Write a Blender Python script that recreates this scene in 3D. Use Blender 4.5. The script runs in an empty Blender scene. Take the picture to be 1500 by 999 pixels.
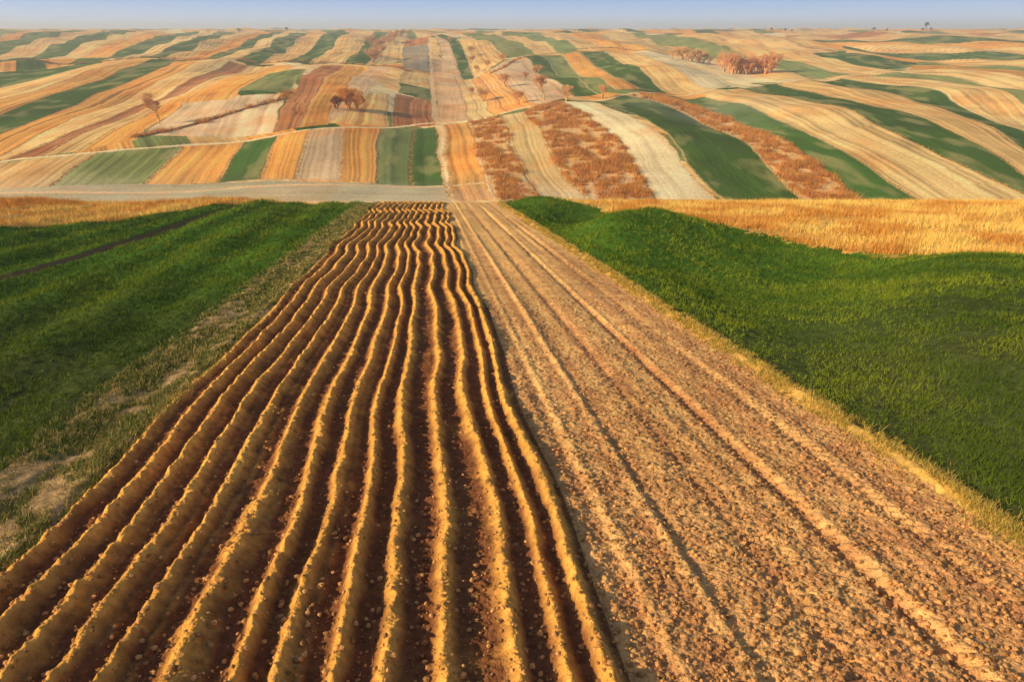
import bpy, math, random
import numpy as np
from mathutils import Vector
rng=np.random.default_rng(7)
H=7.0; PITCH=math.radians(24.4); DX=0.125
def h2(ix,iy,seed):
    h=(ix.astype(np.int64)*374761393+iy.astype(np.int64)*668265263+seed*1442695041)&0xffffffff
    h=((h^(h>>13))*1274126177)&0xffffffff
    h=h^(h>>16)
    return (h&0xffffff)/float(0xffffff)
def vn(x,y,seed=0):
    x=np.asarray(x,dtype=float);y=np.asarray(y,dtype=float)
    ix=np.floor(x);iy=np.floor(y);fx=x-ix;fy=y-iy
    fx=fx*fx*(3-2*fx);fy=fy*fy*(3-2*fy)
    a=h2(ix,iy,seed);b=h2(ix+1,iy,seed);c=h2(ix,iy+1,seed);d=h2(ix+1,iy+1,seed)
    return (a+(b-a)*fx)*(1-fy)+(c+(d-c)*fx)*fy
def fbm(x,y,seed=0,o=3):
    r=0;a=.5;t=0
    for i in range(o):
        r=r+a*vn(x*2**i+i*17.3,y*2**i-i*9.1,seed+i);t+=a;a*=.5
    return r/t
def ss(a,b,x):
    t=np.clip((x-a)/(b-a),0,1);return t*t*(3-2*t)
def cells(x,y,seed,size):
    x=x/size;y=y/size;ix=np.floor(x);iy=np.floor(y);best=np.zeros_like(x)
    for dx in(-1,0,1):
        for dy in(-1,0,1):
            cx=ix+dx;cy=iy+dy
            px=cx+h2(cx,cy,seed);py=cy+h2(cx,cy,seed+1);R=.2+.65*h2(cx,cy,seed+2)**2
            d=((x-px)**2+(y-py)**2)/(R*R)
            best=np.maximum(best,np.sqrt(np.clip(1-d,0,1))*R)
    return best*size
# ---------- terrain ----------
PY=np.arange(-50,9001,1.0)
sl=np.interp(PY,[-50,95,118,185,222,235,330,450,700,1200,1500,2500,9000],
             [-.16,-.16,-.30,-.30,.02,.06,.058,.034,.034,.034,.016,.004,0.0])
k=np.exp(-np.linspace(-2,2,9)**2);k/=k.sum()
sl=np.convolve(np.pad(sl,4,mode='edge'),k,'valid')
PZ=np.cumsum(sl)*1.0;PZ-=np.interp(0,PY,PZ)
def base(Y): return np.interp(Y,PY,PZ)
def relief(X,Y):
    f=ss(215,275,Y)
    z=9*np.exp(-((X+175)/62)**2-((Y-480)/120)**2)
    z=z+9*np.exp(-((X-185)/55)**2-((Y-385)/90)**2)
    z=z+4.5*np.exp(-((X-72)/24)**2-((Y-320)/60)**2)
    z=z+4*np.exp(-((X+95)/26)**2-((Y-320)/45)**2)
    z=z-6*np.exp(-((X+35)/32)**2-((Y-480)/230)**2)
    z=z-5*np.exp(-((X-130)/24)**2-((Y-480)/100)**2)
    z=z+7*(fbm(X/58,Y/95,3,2)-.5)
    z=z+12*(fbm(X/62,Y/230,14,2)-.5)*ss(300,460,Y)
    z=z+10*(fbm(X/120,Y/170,7,2)-.5)*ss(500,800,Y)
    z=z+16*(fbm(X/420,Y/420,9)-.5)*ss(600,1100,Y)*(1-.75*ss(1500,3000,Y))
    return z*f
def wob(Y):
    a=.075+.11*ss(15,60,Y)+.13*ss(55,105,Y)
    return a*(np.sin(2*math.pi*Y/17+.6+.8*np.sin(Y/23))+.5*np.sin(2*math.pi*Y/8.7+2)+.4*np.sin(2*math.pi*Y/41))
def S(X,Y): return X+DX*Y
def diagR(X,Y):
    return (X-9.7)*(96-39)/((96-39)**2+21**2)**.5+(Y-96)*21/((96-39)**2+21**2)**.5
def diagL(X,Y):
    return ((Y-100)*13-(X+36)*36)/(36**2+13**2)**.5
SP=.745
def ridge(sr,Y):
    ph=(sr-.03)/SP;idx=np.round(ph)
    ph0=ph+.20*(vn(Y/2.6,ph*.9,21)-.5)+.45*(vn(ph*.7,Y/22,23)-.5)+.07*(vn(Y/.5,ph*1.1,24)-.5)
    idx=np.round(ph0)
    d=ph0-idx
    off=.22*(h2(idx,idx*0,20)-.5)
    r=.5+.5*np.cos(2*math.pi*np.clip(d+off*(1-4*d*d),-.5,.5))
    r2=.5+.5*np.cos(2*math.pi*np.clip((d-.34)*2.6,-.5,.5))
    return r,r2*(h2(idx,idx*0,26)>.5),idx
def near(X,Y):
    s=S(X,Y);f=1-ss(112,125,Y)
    w=wob(Y);sr=s+w
    r,r2,idx=ridge(sr,Y)
    inr=ss(-7.6,-7.2,sr)*(1-ss(2.25,2.6,sr))
    amp=.17+.12*vn(idx*3.3,Y/3,22)
    rr3=r**2.1
    z=inr*(rr3*amp+r2*.06*(vn(idx*2.2,Y/3,27)))*(.78+.44*vn(X/.22,Y/.24,5))
    soil=ss(-7.9,-7.4,sr)*(1-ss(10.3,10.7,s))
    tl=ss(2.3,2.7,sr)*(1-ss(10.2,10.6,s))
    z=z+soil*((fbm(X/.16,Y/.16,6,3)-.5)*(.10-.04*tl)+(fbm(X/.9,Y/1.6,17,2)-.5)*.07)
    z=z+tl*(.08*(vn(s/.33,Y/14,31)-.5)+.07*np.exp(-((s-4.15)/.12)**2)+.04*np.exp(-((s-3.2)/.12)**2)-.07*np.exp(-((s-7.2)/.16)**2)-.05*np.exp(-((s-8.9)/.2)**2)-.05*np.exp(-((s-5.6)/.2)**2)+.03*np.exp(-((s-7.45)/.1)**2))
    for s0,ww,src in((-.34,.18,sr),(7.2,.22,s),(8.9,.24,s),(5.6,.22,s)):
        m=np.exp(-((src-s0)/ww)**4)
        ch=np.sin(2*math.pi*(Y/.26+np.abs(src-s0)*1.6))
        z=z+m*.028*np.clip(ch*1.6,-1,1)
    gr=1-soil
    z=z+gr*(.12*(fbm(X/1.3,Y/1.3,12)-.5)+.06*(vn(X/.25,Y/.25,13)-.5))
    z=z-.10*np.exp(-((s+8.8)/.4)**2)+.10*np.exp(-((s+7.75)/.2)**2)
    z=z-.35*np.exp(-((s+25.6)/.5)**2)+.15*np.exp(-((s-10.75)/.25)**2)
    fd=1-ss(-6,4,diagR(X,Y))
    z=z+fd*ss(11,18,s)*(1.5*np.sin(.17*X-.13*Y+1.4)+.30*np.sin(.35*X-.22*Y))
    z=z+.35*ss(10,20,-s)*np.sin(.20*X+.10*Y)+.17*ss(10,13,-s)*np.sin(1.3*s+.08*Y)
    return z*f
def height(X,Y): return base(Y)+relief(X,Y)+near(X,Y)
def mk(name,V,F,cols,mat,smooth=True,parent=None):
    V=np.ascontiguousarray(V,dtype=np.float32);F=np.ascontiguousarray(F,dtype=np.int32)
    me=bpy.data.meshes.new(name)
    me.vertices.add(len(V));me.vertices.foreach_set("co",V.ravel())
    kk=F.shape[1];me.loops.add(F.size);me.loops.foreach_set("vertex_index",F.ravel())
    me.polygons.add(len(F));me.polygons.foreach_set("loop_start",np.arange(0,F.size,kk,dtype=np.int32))
    me.update(calc_edges=True)
    if cols is not None:
        c=np.ones((len(V),4),dtype=np.float32);c[:,:3]=np.clip(cols,0,.95)
        at=me.attributes.new("Col",'FLOAT_COLOR','POINT');at.data.foreach_set("color",c.ravel())
    if smooth: me.shade_smooth()
    else: me.shade_flat()
    ob=bpy.data.objects.new(name,me);bpy.context.scene.collection.objects.link(ob)
    me.materials.append(mat)
    if parent: ob.parent=parent
    return ob
def mat(name,scale=8,var=.25,bump=.03,bscale=30,rough=1.0,det=2):
    m=bpy.data.materials.new(name);m.use_nodes=True;nt=m.node_tree;N=nt.nodes;L=nt.links
    b=N["Principled BSDF"];b.inputs["Roughness"].default_value=rough
    b.inputs["Specular IOR Level"].default_value=0
    a=N.new("ShaderNodeAttribute");a.attribute_name="Col"
    if var>0:
        g=N.new("ShaderNodeNewGeometry")
        n=N.new("ShaderNodeTexNoise");n.inputs["Scale"].default_value=scale;n.inputs["Detail"].default_value=det
        L.new(g.outputs["Position"],n.inputs["Vector"])
        mr=N.new("ShaderNodeMapRange");mr.inputs[1].default_value=.3;mr.inputs[2].default_value=.7
        mr.inputs[3].default_value=1-var;mr.inputs[4].default_value=1+var
        L.new(n.outputs["Fac"],mr.inputs[0])
        vm=N.new("ShaderNodeVectorMath");vm.operation='SCALE'
        L.new(a.outputs["Color"],vm.inputs[0]);L.new(mr.outputs[0],vm.inputs["Scale"])
        L.new(vm.outputs[0],b.inputs["Base Color"])
    else: L.new(a.outputs["Color"],b.inputs["Base Color"])
    if bump>0:
        n2=N.new("ShaderNodeTexNoise");n2.inputs["Scale"].default_value=bscale;n2.inputs["Detail"].default_value=3
        n2.inputs["Roughness"].default_value=.65
        L.new(g.outputs["Position"],n2.inputs["Vector"])
        bp=N.new("ShaderNodeBump");bp.inputs["Distance"].default_value=bump;bp.inputs["Strength"].default_value=1
        L.new(n2.outputs["Fac"],bp.inputs["Height"]);L.new(bp.outputs[0],b.inputs["Normal"])
    return m
M_soil=mat("soil",6,.22,.045,26);M_far=mat("field_soil",.9,.14,0)
M_turf=mat("turf",9,.3,0);M_blade=mat("grass_blades",3,0,0);M_bark=mat("twigs",4,0,0)
# ---------- field map: plan coordinates in metres (x east, y north) ----------
K={'T':((.86,.51,.18),1),'C':((.90,.65,.33),.5),'O':((.84,.37,.08),1.2),'B':((.54,.21,.07),1.2),'G':((.065,.13,.02),.6),
   'g':((.22,.25,.07),.8),'S':((.58,.24,.07),.4),'P':((.84,.53,.27),.6),'F':((.50,.44,.26),.4),'N':((.48,.34,.20),.8),'D':((.15,.09,.04),.2)}
KI={c:i for i,c in enumerate(K)}
STR=[]
def Fd(kinds,*edges,ext=0):
    edges=[list(e) for e in edges]
    if ext: edges=[e+[(e[-1][0]+(e[-1][0]-e[-2][0])*ext,e[-1][1]+(e[-1][1]-e[-2][1])*ext)] for e in edges]
    STR.append((edges,kinds))
Fd("F",[(-199,229),(-103,229),(-20,230)],[(-219,250),(-113,254),(-22,258)])
Fd("TgOGOPOgG",[(-229,272),(-217,239)],[(-172,293),(-165,246)],[(-146,312),(-136,253)],[(-123,322),(-108,255)],[(-109,328),(-94,257)],[(-96,337),(-81,258)],[(-83,354),(-65,258)],[(-69,364),(-51,258)],[(-53,376),(-37,257)],[(-42,384),(-24,258)])
Fd("COSTSC",[(-41,384),(-29,290),(-21,232)],[(-38,392),(-26,290),(-19,232)],[(-24,402),(-13,296),(-6.5,232)],[(-8,408),(2.3,299),(9,232)],[(6,408),(18,302),(25,232)],[(32,447),(48,316),(49.5,232)],[(50,453),(67,327),(70.5,233)])
Fd("GSGT",[(50,453),(67.5,360),(71,290),(72,234)],[(76,487),(104,402),(104,310),(99,235)],[(111,502),(125,411),(121,302),(119,230)],[(136,514),(144,429),(137,302),(139,230)],[(171,546),(183,447),(172,310),(179,235)],ext=.3)
Fd("GTGTgTOg",[(171,546),(183,447),(172,310),(179,235)],[(206,570),(220,480),(206,343),(192,254)],[(238,591),(269,546),(248,402),(217,293)],[(277,613),(297,546),(267,411),(242,328)],[(310,632),(345,596),(329,498),(292,402)],[(343,657),(378,632),(369,555),(347,483)],[(370,686),(410,679),(415,626),(406,570)],[(396,724),(437,724),(448,679),(454,637)],[(423,767),(467,775),(488,742),(505,717)],ext=.8)
Fd("TOPGgOGTC",[(-53,671),(-23.5,411)],[(-38,686),(-11,416)],[(-21.5,724),(16,423)],[(12,845),(41,487)],[(34,867),(57,498)],[(57,878),(73,511)],[(80.5,900),(91,518)],[(115,927),(116,532)],[(149,900),(147,541)],[(178,856),(176,570)])
Fd("PGTgTgTOTgTT",[(-141,1350),(-59,671)],[(-107,1188),(-42,650)],[(-93,1240),(-33,664)],[(-73,1322),(-4,835)],[(-33,1430),(32,878)],[(6.5,1430),(62,900)],[(54,1478),(85.5,927)],[(108,1478),(121,940)],[(167,1525),(174,900)],[(236,1525),(229,856)],[(320,1525),(283,878)],[(417,1525),(357,900)],[(536,1590),(419,927)])
Fd("CTgTG",[(178,856),(179,570)],[(229,856),(213,591)],[(261,856),(252,613)],[(308,878),(298,637)],[(365,900),(347,679)],[(419,927),(396,724)])
Fd("TGTOGTB",[(407,900),(448,767),(500,710)],[(441,980),(498,856),(557,792)],[(458,1040),(539,927),(608,867)],[(478,1108),(592,1022),(667,955)],[(490,1188),(653,1129),(737,1057)],[(509,1295),(715,1240),(827,1188)],[(508,1390),(800,1390),(965,1390)],[(580,1590),(954,1660),(1208,1745)],ext=1)
Fd("P",[(-105,968),(-43,411)],[(-54,710),(-23.5,411)])
Fd("B",[(-201,1390),(-148,1005)],[(-155,1390),(-113,1005)])
Fd("N",[(-148,1005),(-103,686)],[(-113,1005),(-77,686)])
Fd("T",[(-103,679),(-90,580)],[(-76,679),(-65,580)])
Fd("G",[(-90,578),(-80,507)],[(-64,570),(-55,498)])
Fd("B",[(-81,502),(-65,380)],[(-55,498),(-42,388)])
Fd("T",[(-105,453),(-93,357)],[(-83,491),(-66,373)])
Fd("GTOGOTBTO",[(-448,591),(-448,637),(-435,679),(-432,717)],[(-375,491),(-381,541),(-383,613),(-395,710)],[(-311,402),(-322,453),(-342,560),(-366,717)],[(-276,354),(-282,394),(-315,522),(-349,717)],[(-239,302),(-247,340),(-279,473),(-326,717)],[(-211,264),(-218,307),(-254,453),(-299,717)],[(-208,284),(-210,323),(-228,429),(-276,717)],[(-195,289),(-204,340),(-214,429),(-256,717)],[(-182,296),(-192,348),(-204,439),(-230,710)],[(-168,317),(-182,376),(-199,491),(-211,710)])
Fd("P",[(-170,327),(-190,411)],[(-114,337),(-140,453)])
Fd("O",[(-192,416),(-218,555),(-230,710)],[(-163,423),(-187,555),(-202,700)])
Fd("g",[(-170,453),(-202,626)],[(-141,453),(-174,626)])
Fd("BOP",[(-114,337),(-138,453),(-163,591),(-179,700)],[(-103,343),(-120,439),(-144,580),(-161,710)],[(-92,354),(-107,453),(-125,580),(-135,710)],[(-90,400),(-96,491),(-106,580),(-114,700)])
UL=[-986,-918,-850,-796,-741,-694,-646,-605,-564,-530,-496,-469,-439,-408,-384,-354,-332,-311,-294,-275,-250,-226,-201,-180,-167,-146,-119]
Fd("TGTgTgOGTGTOGTGTOGTGTGTTGT",*[[(u,731),(1.162*u-3.5,968),(1.332*u-20.5,1240),(1.765*u-42,1830)] for u in UL])
ROADS=[([(-559,710),(-499,717),(-408,731),(-313,750),(-207,742),(-126,717),(-94,671)],2.6,'D'),
 ([(-227,270),(-207,283),(-173,294),(-139,317),(-106,331),(-70,364),(-42,402),(0,420),(48,462),(100,507),(174,560),(252,600),(382,710)],1.5,'C'),
 ([(-201,236),(-132,242),(-87,250),(-48,254),(-22,256),(3,260)],1.1,'P'),
 ([(-170,327),(-156,362),(-139,418),(-141,455)],2.0,'D'),
 ([(-42,402),(-58,532),(-87,792),(-137,1240)],1.4,'P'),
 ([(-19,679),(41,900),(135,980),(178,856)],1.6,'D')]
LONE=[(20,453),(-177,357),(-93,408),(-98,402),(-88,408),(1050,1900),(-182,1240)]
TH=[[(197+i*4.2,671-abs(i-4)) for i in range(10)],[(167+i*6.5,767+(i%2)*12) for i in range(7)],
 [(-193,1040),(-153,856),(-169,968),(-188,1108),(-211,1295),(-236,1525),(-187,1188),(-150,800),(-143,760)],
 [(-34,724),(-26,742),(-11,757),(-86,1040),(4,453),(34,453),(-30,532),(60,480),(-20,500),(-5,560),(10,600),(22,650),(-45,800),(-50,900)],
 [(657,1900),(692,1900),(710,1900),(917,1900),(950,1900),(1040,1900),(1062,1900),(-692,1900),(-570,1900)]]
# ---------- grid ----------
rr_=[-3,0,2,3.5];v=4.2
while v<118: rr_.append(v);v+=min(max(.012,.00012*v*v*1.05),.9)
r1=np.array(rr_)
r2=np.arange(r1.max()+2,212,3.0)
YY=np.arange(214,2500,.25);ang=np.arctan((H-base(YY))/YY)
cum=np.cumsum(np.abs(np.gradient(ang))+.0000006);n3=620
r3=np.interp(np.linspace(cum[0],cum[-1],n3),cum,YY)
r4=np.array([2600,2800,3100,3500,4200,5500,8500])
R=np.concatenate([r1,r2,r3,r4]);NC=1500
bb=np.linspace(-.9,.9,NC)
Yg=np.repeat(R[:,None],NC,1);Xg=bb[None,:]*(Yg+4)
X=Xg.ravel();Y=Yg.ravel();n=len(X)
Z=base(Y)+relief(X,Y)
nm=Y<126
Z[nm]+=near(X[nm],Y[nm])
s=S(X,Y)
col=np.zeros((n,3))
far=np.where(Y>=150)[0];fx=X[far];fy=Y[far]
across=fx*.8+fy*.5+6*vn(fx/200,fy/200,40);wd=22+25*ss(600,2500,fy)
cid=np.floor(across/wd);rnd=h2(cid,np.floor((fy-.3*fx)/260),41)
pal=np.array([K[c][0] for c in "TOTGTOCg"]);kk=np.clip((rnd*8).astype(int),0,7)
fc=pal[kk];fk=np.full(len(far),KI['T']);fa=across.copy();fs=cid.copy();fe=np.full(len(far),9.)
def inside(px,py,q):
    r=np.zeros(len(px),bool)
    for i in range(4):
        x1,y1=q[i];x2,y2=q[(i+1)%4]
        if y1==y2: continue
        c=((y1>py)!=(y2>py))&(px<(x2-x1)*(py-y1)/(y2-y1)+x1);r^=c
    return r
def ld(px,py,a,b):
    l=math.hypot(b[0]-a[0],b[1]-a[1])+1e-6
    return np.abs((b[0]-a[0])*(py-a[1])-(b[1]-a[1])*(px-a[0]))/l
def smooth(e):
    if len(e)<3: return e
    out=[]
    for i in range(len(e)-1):
        p0=e[max(i-1,0)];p1=e[i];p2=e[i+1];p3=e[min(i+2,len(e)-1)]
        for t in (0,.25,.5,.75):
            out.append(tuple(.5*((2*p1[c])+(-p0[c]+p2[c])*t+(2*p0[c]-5*p1[c]+4*p2[c]-p3[c])*t*t+(-p0[c]+3*p1[c]-3*p2[c]+p3[c])*t**3) for c in(0,1)))
    out.append(tuple(e[-1]));return out
wx=fx+5.0*(fbm(fx/30,fy/45,50,2)-.5)+.8*(vn(fx/6,fy/9,52)-.5);wy=fy+6*(fbm(fx/60,fy/60,55,2)-.5)
sid=100
for ed,kd in STR:
    ed=[smooth(e) for e in ed]
    for j,kc in enumerate(kd):
        sid+=1;L_=ed[j];R_=ed[j+1];tint=1+.26*(random.Random(sid).random()-.5);hue=(random.Random(sid+999).random()-.5)*.18
        for i in range(len(L_)-1):
            q=[L_[i],L_[i+1],R_[i+1],R_[i]];xs=[p[0] for p in q];ys=[p[1] for p in q]
            m=np.where((wx>=min(xs))&(wx<=max(xs))&(wy>=min(ys))&(wy<=max(ys)))[0]
            if not len(m): continue
            m=m[inside(wx[m],wy[m],q)]
            if not len(m): continue
            dl=ld(wx[m],wy[m],L_[i],L_[i+1]);dr=ld(wx[m],wy[m],R_[i],R_[i+1])
            w0=math.hypot(L_[i][0]-R_[i][0],L_[i][1]-R_[i][1])
            u=dl/(dl+dr+1e-6);fa[m]=u*max(6,min(w0,40));fs[m]=sid;fe[m]=np.minimum(dl,dr)
            c=np.array(K[kc][0])*tint;c=c*np.array([1+hue,1,1-hue]);fc[m]=c;fk[m]=KI[kc]
amp=np.array([K[c][1] for c in K])[fk]
st=(vn(fa/1.1,fs*3.7,60)-.5)*.55+(vn(fa/2.6,fs*5.1+fy/300,61)-.5)*.5+(vn(fa/.55,fs*9.1,62)-.5)*.3
st=st*(1-.6*ss(900,2000,fy))
patch=fbm(fx/14,fy/20,63,3)-.5
green=(fk==KI['G'])|(fk==KI['g'])
fc=fc*(1+(st*amp*.9+patch*.65)[:,None])
g2=np.clip((fbm(fx/9,fy/25,64,3)-.50)*2.5,0,.45)*green
fc=fc*(1-g2[:,None])+np.array([.50,.40,.15])*g2[:,None]
o2=np.clip((fbm(fx/18,fy/30,67,3)-.5)*3,0,.55)*(~green)
fc=fc*(1-o2[:,None])+fc*np.array([1.02,.72,.50])*o2[:,None]
sc=(fk==KI['S'])
sp=fbm(fx/4,fy/6,65,3)
mixs=ss(.38,.6,sp)[:,None]
fc=np.where(sc[:,None],np.array([.78,.46,.18])*(1-mixs)+np.array([.48,.19,.055])*mixs,fc)
balk=np.exp(-(fe/.55)**2)*.7*(fe<3)
bc=np.where((h2(fs,fs*0,70)>.4)[:,None],np.array([[.82,.60,.32]]),np.array([[.24,.13,.04]]))
fc=fc*(1-balk[:,None])+bc*balk[:,None]
fr=np.exp(-((fy-236)/22)**2)*(.1+.9*fbm(fx/20,fy/8,66))*(1-ss(20,90,fx))*.5
fr=fr+np.exp(-((fy-430)/60)**2-((fx-120)/45)**2)*.4*fbm(fx/15,fy/20,68)
fr=fr+np.exp(-((fy-560)/160)**2-((fx+20)/40)**2)*.35*fbm(fx/15,fy/20,69)
fc=fc*(1-fr[:,None])+np.array([.68,.58,.42])*fr[:,None]  # pale frost tint; also stands in for valley mist, painted into the ground colour
for pl,w,kc in ROADS:
    pl=smooth(pl)
    for i in range(len(pl)-1):
        a=pl[i];b=pl[i+1]
        m=np.where((fx>min(a[0],b[0])-6)&(fx<max(a[0],b[0])+6)&(fy>min(a[1],b[1])-6)&(fy<max(a[1],b[1])+6))[0]
        if not len(m): continue
        d=ld(fx[m],fy[m],a,b)+1.2*(vn(fx[m]/5,fy[m]/5,71)-.5)
        al=1-ss(w*.7,w*1.3,d)
        fc[m]=fc[m]*(1-al[:,None])+np.array(K[kc][0])*al[:,None]
        if kc=='D': fk[m[al>.5]]=KI['D']
col[far]=fc
Z[far]+=st*.25*amp+sc*sp*.8
# near colouring
ni=np.where(Y<150)[0];x=X[ni];y=Y[ni];s_=s[ni];sr=s_+wob(y)
reg=np.zeros(n,dtype=np.int8);rg=np.zeros(len(ni),dtype=np.int8)
n1=fbm(x/.5,y/.5,80,4);n2=fbm(x/4,y/7,81,3)
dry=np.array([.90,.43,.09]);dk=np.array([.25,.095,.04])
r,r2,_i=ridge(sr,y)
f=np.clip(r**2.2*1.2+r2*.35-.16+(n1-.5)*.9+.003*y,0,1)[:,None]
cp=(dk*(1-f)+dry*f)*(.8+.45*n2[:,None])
f=np.clip(.46+(n1-.5)*1.4+.7*(vn(s_/.35,y/20,83)-.5)+.006*y,0,1)[:,None]
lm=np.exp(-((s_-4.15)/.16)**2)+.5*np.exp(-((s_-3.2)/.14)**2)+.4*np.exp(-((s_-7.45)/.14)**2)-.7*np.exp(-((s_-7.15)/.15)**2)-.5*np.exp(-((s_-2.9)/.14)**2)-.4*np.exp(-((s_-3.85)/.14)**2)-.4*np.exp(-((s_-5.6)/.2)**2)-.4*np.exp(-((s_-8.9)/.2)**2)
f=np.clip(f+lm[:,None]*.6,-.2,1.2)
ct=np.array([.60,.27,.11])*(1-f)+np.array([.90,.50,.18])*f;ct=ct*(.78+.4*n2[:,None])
gr=np.array([.06,.07,.02])*(.7+.6*n1[:,None]);gfar=np.array([.07,.145,.015])*(.55+.9*fbm(s_/.8,y/5,84)[:,None])
q=ss(15,50,y)[:,None];gr=gr*(1-q)+gfar*q
dg=np.array([.70,.40,.10])*(.6+.7*n1[:,None])
vmix=ss(.40,.58,fbm(x/.35,y/.6,85,4)*.6+fbm(x/1.2,y/2.5,86)*.4)[:,None]
vg=(np.array([.09,.11,.025])*vmix+np.array([.42,.26,.12])*(1-vmix))*(.5+1.0*n1[:,None])
c=dg.copy();e=.35*(n1-.5)+.5*(fbm(x/1.5,y/3,87)-.5)
wheatR=(s_+e>11.0)&(diagR(x,y)+6*e<0)
wheatL=(s_+e<-9.9)&(s_+e>-25.3)&(y<108);furL=(s_<=-25.3)&(s_>-26.2)&(diagL(x,y)<0)
wheatL2=(s_<=-26.2)&(diagL(x,y)+4*e<0)
c[wheatR]=gr[wheatR];c[wheatL]=gr[wheatL];c[wheatL2]=gr[wheatL2]
c[furL]=np.array([.20,.11,.05])
vm=(s_+e>=-9.9)&(sr+e<-7.5);c[vm]=vg[vm]
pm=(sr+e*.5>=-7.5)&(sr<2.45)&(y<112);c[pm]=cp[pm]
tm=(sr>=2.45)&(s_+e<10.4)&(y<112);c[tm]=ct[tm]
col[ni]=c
rg[pm]=1;rg[tm]=2;rg[wheatL&(y<112)]=3;rg[wheatR&(y<112)]=4;rg[wheatL2&(y<112)]=5
reg[ni]=rg;reg[Y>=170]=6
cm=np.where((Y>3)&(Y<32)&((reg==1)|(reg==2)))[0]
wt=np.where(reg[cm]==2,.85,.75)
Z[cm]+=wt*(cells(X[cm],Y[cm],90,.10)*.45+cells(X[cm]+5,Y[cm]+3,94,.055)*.45)
V=np.stack([X,Y,Z],1)
nr=len(R);I=(np.arange(nr-1)[:,None]*NC+np.arange(NC-1)[None,:]).ravel()
F=np.stack([I,I+1,I+NC+1,I+NC],1)
fr_=reg[I]
names={0:("ground",M_turf),1:("plowed_field",M_soil),2:("tilled_field",M_soil),3:("wheat_field",M_turf),4:("wheat_field",M_turf),5:("wheat_field",M_turf),6:("hills",M_far)}
for k_,(nm_,mt) in names.items():
    f=F[fr_==k_]
    if not len(f): continue
    used,inv=np.unique(f,return_inverse=True)
    mk(nm_,V[used],inv.reshape(f.shape),col[used],mt)
# ---------- blades ----------
def blades(name,px,py,h,w,cols,lean=.35,per=4,spread=.04,mt=None,pz=None):
    N=len(px)
    px=np.repeat(px,per);py=np.repeat(py,per);h=np.repeat(h,per);w=np.repeat(w,per);cols=np.repeat(cols,per,0);sprd=np.repeat(np.broadcast_to(spread,N),per)
    M=N*per
    px=px+rng.normal(0,1,M)*sprd;py=py+rng.normal(0,1,M)*sprd
    pz=height(px,py)-.01 if pz is None else np.repeat(pz,per)
    an=rng.uniform(0,2*math.pi,M);la=rng.uniform(0,2*math.pi,M);ll=rng.uniform(0,lean,M)*h*1.2;hh=h*rng.uniform(.5,1.1,M)
    dx=np.cos(an)*w/2;dy=np.sin(an)*w/2;lx=np.cos(la)*ll;ly=np.sin(la)*ll
    A=np.stack([px-dx,py-dy,pz],1);B=np.stack([px+dx,py+dy,pz],1);C=np.stack([px+lx,py+ly,pz+hh],1)
    Vv=np.stack([A,B,C],1).reshape(-1,3)
    cc=cols*rng.uniform(.7,1.3,(M,1));cc=np.repeat(cc,3,0)
    return mk(name,Vv,np.arange(M*3).reshape(M,3),cc,mt or M_blade,False)
def samp(N,y0,y1):
    py=np.exp(rng.uniform(math.log(y0),math.log(y1),N));px=rng.uniform(-.85,.85,N)*(py+4);return px,py
px,py=samp(230000,5,106);sx=S(px,py)
row=np.round(sx/.24)*.24+rng.normal(0,.05,len(sx));px=row-DX*py;sx=row
edge=.6*(fbm(px/1.5,py/3,87)-.5)
ok=((sx+edge>11.1)&(diagR(px,py)<0))|((sx+edge<-9.9)&(sx>-25.3))|((sx<-26.2)&(diagL(px,py)<0))
dn=fbm(px/.9,py/1.4,99,3)*.6+fbm(px/6,py/6,98)*.4
ok&=rng.random(len(px))<np.clip((dn-.27)*2.6,.10,1)
px=px[ok];py=py[ok];sx=sx[ok];dn=dn[ok]
g1=(ss(.35,.65,fbm(px/2.2,py/4,100))*.45+.25*ss(.4,.6,vn(sx/.9,py/25,101))+.3*rng.random(len(px)))[:,None]
cg=np.array([.042,.10,.010])*(1-g1)+np.array([.24,.28,.022])*g1
sz=np.clip(py/14,1,5)
blades("wheat_grass",px,py,(.07+.07*rng.random(len(px))+.003*py)*(.6+.8*dn),.012*sz,cg,1.0,4,.03*sz**.7)
px,py=samp(75000,5,100);k_=rng.random(len(px));sv=np.where(k_<.4,rng.normal(10.75,.24,len(px)),rng.uniform(-10.3,-7.4,len(px)))
px=sv-DX*py
vd=fbm(px/.35,py/.6,85,4)*.6+fbm(px/1.2,py/2.5,86)*.4
ok=(sv>0)|(rng.random(len(px))<.12+ss(.38,.56,vd));ok&=(sv<0)|(rng.random(len(px))<ss(.3,.6,fbm(px/.5,py/.8,89)))
px=px[ok];py=py[ok];sv=sv[ok];sz=np.clip(py/14,1,5)
rr=rng.random(len(px))[:,None]
cv=np.where((sv>0)[:,None],np.where(rr<.8,np.array([.74,.48,.11]),np.array([.20,.22,.04]))*(.6+.6*rr),np.where(rr<.6,np.array([.12,.16,.03]),np.array([.60,.42,.14])))
blades("verge_grass",px,py,.08+.11*rng.random(len(px)),.014*sz,cv,1.0,4,.05)
py=rng.uniform(30,114,200000);px=rng.uniform(-1,1,len(py))*(py*.8+4)
ok=((diagR(px,py)>0)&(S(px,py)>10.8))|((diagL(px,py)>0)&(S(px,py)<-23))
ok&=rng.random(len(px))<.2+.8*(fbm(px/3,py/3,103)>.45)
px=px[ok];py=py[ok];q=ss(.35,.65,fbm(px/4,py/5,104))[:,None]
cd=np.array([.92,.58,.15])*(1-q)+np.array([.66,.30,.06])*q
blades("dry_grass",px,py,.25+.8*fbm(px/2.5,py/2.5,105)*rng.uniform(.3,1.5,len(px)),.045+0*px,cd,.6,3,.15)
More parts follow.
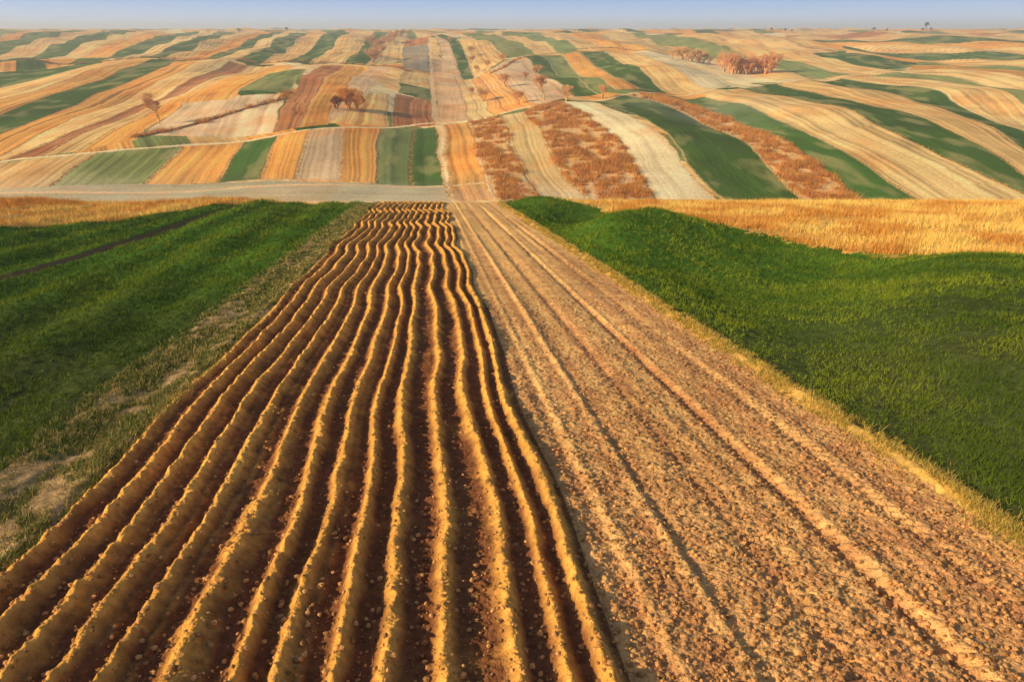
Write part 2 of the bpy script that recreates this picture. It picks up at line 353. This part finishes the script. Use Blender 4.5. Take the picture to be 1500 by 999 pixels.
# ---------- clods ----------
t_=(1+5**.5)/2
iv=np.array([(-1,t_,0),(1,t_,0),(-1,-t_,0),(1,-t_,0),(0,-1,t_),(0,1,t_),(0,-1,-t_),(0,1,-t_),(t_,0,-1),(t_,0,1),(-t_,0,-1),(-t_,0,1)])/1.9
ifc=np.array([(0,11,5),(0,5,1),(0,1,7),(0,7,10),(0,10,11),(1,5,9),(5,11,4),(11,10,2),(10,7,6),(7,1,8),(3,9,4),(3,4,2),(3,2,6),(3,6,8),(3,8,9),(4,9,5),(2,4,11),(6,2,10),(8,6,7),(9,8,1)])
px,py=samp(65000,5,45);sx=S(px,py);srx=sx+wob(py)
ok=(srx>-7.4)&(sx<10.4)&((srx>2.4)|(rng.random(len(px))<.4));px=px[ok];py=py[ok];N=len(px)
rad=.009+.045*rng.random(N)**4
Vv=iv[None]*rng.uniform(.7,1.25,(N,12,1))*rad[:,None,None]*np.array([1,1,.75])
Vv+=np.stack([px,py,height(px,py)+rad*.35+.018],1)[:,None,:]
Ff=ifc[None]+(np.arange(N)*12)[:,None,None]
cc=np.repeat(np.array([.70,.34,.12])*rng.uniform(.45,1.25,(N,1)),12,0)
mk("soil_clods",Vv.reshape(-1,3),Ff.reshape(-1,3),cc,M_soil,False)
# ---------- trees ----------
def tree(name,x,y,ht,seed,c=(.25,.13,.06),depth=6,spread=.55,stems=1,kids=3):
    rd=random.Random(seed);segs=[]
    def rec(p,d,l,r,k):
        mid_=p+d*l*.5+Vector((rd.uniform(-1,1),rd.uniform(-1,1),0))*l*.05
        q=p+d*l;segs.append((p,mid_,r,r*.85));segs.append((mid_,q,r*.85,r*.65))
        if k==0: return
        for i in range(kids+(k<3)):
            a=Vector((rd.uniform(-1,1),rd.uniform(-1,1),rd.uniform(-.3,.9)))
            nd=(d*(1-spread)+a.normalized()*spread+Vector((0,0,.12))).normalized()
            st_=p.lerp(q,rd.uniform(.55,1)) if i else q
            rec(st_,nd,l*rd.uniform(.62,.85),r*.6,k-1)
    for i in range(stems):
        d=Vector((rd.uniform(-.6,.6)*(stems>1),rd.uniform(-.6,.6)*(stems>1),1)).normalized()
        rec(Vector((rd.uniform(-.1,.1)*stems,rd.uniform(-.1,.1)*stems,-.2)),d,ht*.27,ht*.028,depth)
    mn=.03+.00006*y
    P0=np.array([s0[0][:] for s0 in segs]);P1=np.array([s0[1][:] for s0 in segs]);r0=np.array([max(s0[2],mn) for s0 in segs]);r1_=np.array([max(s0[3],mn*.9) for s0 in segs])
    D=P1-P0;D/=np.linalg.norm(D,axis=1,keepdims=True);U=np.cross(D,[.3,.9,.1]);U/=np.linalg.norm(U,axis=1,keepdims=True)+1e-9;W=np.cross(D,U)
    vs=[]
    for P,rr_ in((P0,r0),(P1,r1_)):
        for a in(0,2.094,4.189): vs.append(P+(U*math.cos(a)+W*math.sin(a))*rr_[:,None])
    Vv=np.stack(vs,1);Nn=len(segs);fs_=np.array([(0,1,4,3),(1,2,5,4),(2,0,3,5)])
    zs=height(np.array([x]),np.array([y]))[0]
    Fv=(fs_[None]+(np.arange(Nn)*6)[:,None,None]).reshape(-1,4)
    o=mk(name,Vv.reshape(-1,3),Fv,np.repeat(np.array(c)*rng.uniform(.7,1.4,(Nn,1)),6,0),M_bark)
    o.location=(x,y,zs);return o
LS=[("bare_tree",19,(.66,.33,.12),{}),("bare_tree",17,(.66,.33,.12),{}),("bare_shrub",15,(.80,.33,.05),dict(stems=8,depth=5)),("bare_shrub",9,(.35,.12,.03),dict(stems=8,depth=5)),("bare_shrub",12,(.80,.35,.06),dict(stems=7,depth=5)),
 ("bare_tree",26,(.10,.07,.05),{}),("bare_tree",19,(.55,.32,.17),{})]
for i,((nm_,ht,c,kw),(xx,y_)) in enumerate(zip(LS,LONE)): tree(nm_,xx,y_,ht,i*31+5,c,**kw)
TS=[("tree_thicket",24,(.74,.34,.14)),("tree_thicket",18,(.76,.44,.19)),("roadside_trees",20,(.68,.38,.18)),("roadside_trees",14,(.70,.38,.15)),("distant_trees",13,(.14,.10,.07))]
for j,((nm_,ht,c),pts) in enumerate(zip(TS,TH)):
    root=bpy.data.objects.new(nm_,None);bpy.context.scene.collection.objects.link(root)
    k2=0
    for i,p in enumerate(pts):
        for q_ in range(2 if j<3 else 1):
            rd=random.Random(i*7+j*3+q_*101);xx=p[0]+q_*rd.uniform(-8,8);y_=p[1]+q_*rd.uniform(-12,12)
            o=tree("tree_%d"%k2,xx,y_,ht*rd.uniform(.6,1.1),i*13+j+q_*77,c,depth=4,stems=4,kids=3);o.parent=root;k2+=1
# scrub
si=far[(fk==KI['S'])|((fk==KI['D'])&(fy<800))];sw=(Y[si]**2);sw=sw/sw.sum()
si=rng.choice(si,18000,p=sw);sx_=X[si]+rng.uniform(-.5,.5,len(si));sy_=Y[si];mm=fbm(sx_/4,sy_/6,65,3)>.47
sx_=sx_[mm];sy_=sy_[mm];szz=rng.uniform(.4,1.7,len(sx_))*(.5+2.2*fbm(sx_/8,sy_/8,111)**1.3)
cs=np.array([.66,.25,.055])*(.4+1.0*rng.random((len(sx_),1)))+np.array([.05,.10,.03])*(rng.random((len(sx_),1))>.6)
blades("scrub",sx_,sy_,szz,.15+0*sx_,cs,.8,16,szz*.45,M_bark,pz=height(sx_,sy_)+.2)
ei=far[(fe<.8)&(fy<900)&(fk!=KI['F'])];ei=rng.choice(ei,12000)
blades("field_margin_grass",X[ei],Y[ei],.3+.5*rng.random(len(ei)),.18+0*X[ei],np.array([.66,.38,.12])*(.5+.8*rng.random((len(ei),1))),.7,4,.3,None,pz=height(X[ei],Y[ei])-.05)
# ---------- haze: a real homogeneous layer of air ----------
hv=[(-9000,-50,-60),(9000,-50,-60),(9000,9500,-60),(-9000,9500,-60),(-9000,-50,70),(9000,-50,70),(9000,9500,70),(-9000,9500,70)]
hm=bpy.data.materials.new("haze_air");hm.use_nodes=True;hn=hm.node_tree;hn.nodes.remove(hn.nodes["Principled BSDF"])
vs_=hn.nodes.new("ShaderNodeVolumeScatter");vs_.inputs["Density"].default_value=.00026;vs_.inputs["Color"].default_value=(.97,.93,.92,1);vs_.inputs["Anisotropy"].default_value=.1
hn.links.new(vs_.outputs[0],hn.nodes["Material Output"].inputs["Volume"])
mk("haze",np.array(hv,float),np.array([(0,3,2,1),(4,5,6,7),(0,1,5,4),(1,2,6,5),(2,3,7,6),(3,0,4,7)]),None,hm,False)
# ---------- light ----------
ts=Vector((-1,-.32,0)).normalized();EL=math.radians(24)
tosun=Vector((ts.x*math.cos(EL),ts.y*math.cos(EL),math.sin(EL)))
sd=bpy.data.lights.new("sun",'SUN');sd.energy=5;sd.angle=math.radians(.5);sd.color=(1,.82,.50)
so=bpy.data.objects.new("sun",sd);bpy.context.scene.collection.objects.link(so);so.rotation_euler=tosun.to_track_quat('Z','Y').to_euler()
w=bpy.data.worlds.new("World");bpy.context.scene.world=w;w.use_nodes=True;nt=w.node_tree;L=nt.links
sk=nt.nodes.new("ShaderNodeTexSky");sk.sky_type='NISHITA';sk.sun_disc=False;sk.sun_elevation=EL;sk.sun_rotation=math.atan2(tosun.x,tosun.y)
tc=nt.nodes.new("ShaderNodeTexCoord");sp_=nt.nodes.new("ShaderNodeSeparateXYZ");L.new(tc.outputs["Generated"],sp_.inputs[0])
rp=nt.nodes.new("ShaderNodeValToRGB");L.new(sp_.outputs["Z"],rp.inputs[0])
el=rp.color_ramp.elements;el[0].position=0;el[0].color=(.86,.85,.86,1);el[1].position=.13;el[1].color=(.12,.26,.62,1)
e2=el.new(.012);e2.color=(.58,.72,.92,1);e3=el.new(.045);e3.color=(.20,.40,.80,1)
sc2=nt.nodes.new("ShaderNodeVectorMath");sc2.operation='SCALE';sc2.inputs["Scale"].default_value=8.2;L.new(rp.outputs[0],sc2.inputs[0])
mr=nt.nodes.new("ShaderNodeMapRange");mr.inputs[1].default_value=.05;mr.inputs[2].default_value=.35;mr.inputs[3].default_value=.95;mr.inputs[4].default_value=0;L.new(sp_.outputs["Z"],mr.inputs[0])
mx=nt.nodes.new("ShaderNodeMix");mx.data_type='RGBA';L.new(mr.outputs[0],mx.inputs[0]);L.new(sk.outputs[0],mx.inputs[6]);L.new(sc2.outputs[0],mx.inputs[7])
L.new(mx.outputs[2],nt.nodes["Background"].inputs[0]);nt.nodes["Background"].inputs[1].default_value=.13
cd_=bpy.data.cameras.new("camera");cd_.lens=24;cd_.sensor_width=36;cd_.clip_end=20000;cd_.clip_start=.1
co=bpy.data.objects.new("camera",cd_);bpy.context.scene.collection.objects.link(co);co.location=(0,0,H);co.rotation_euler=(math.pi/2-PITCH,0,0)
sc_=bpy.context.scene;sc_.camera=co
sc_.view_settings.view_transform='Standard';sc_.view_settings.look='None';sc_.view_settings.exposure=0
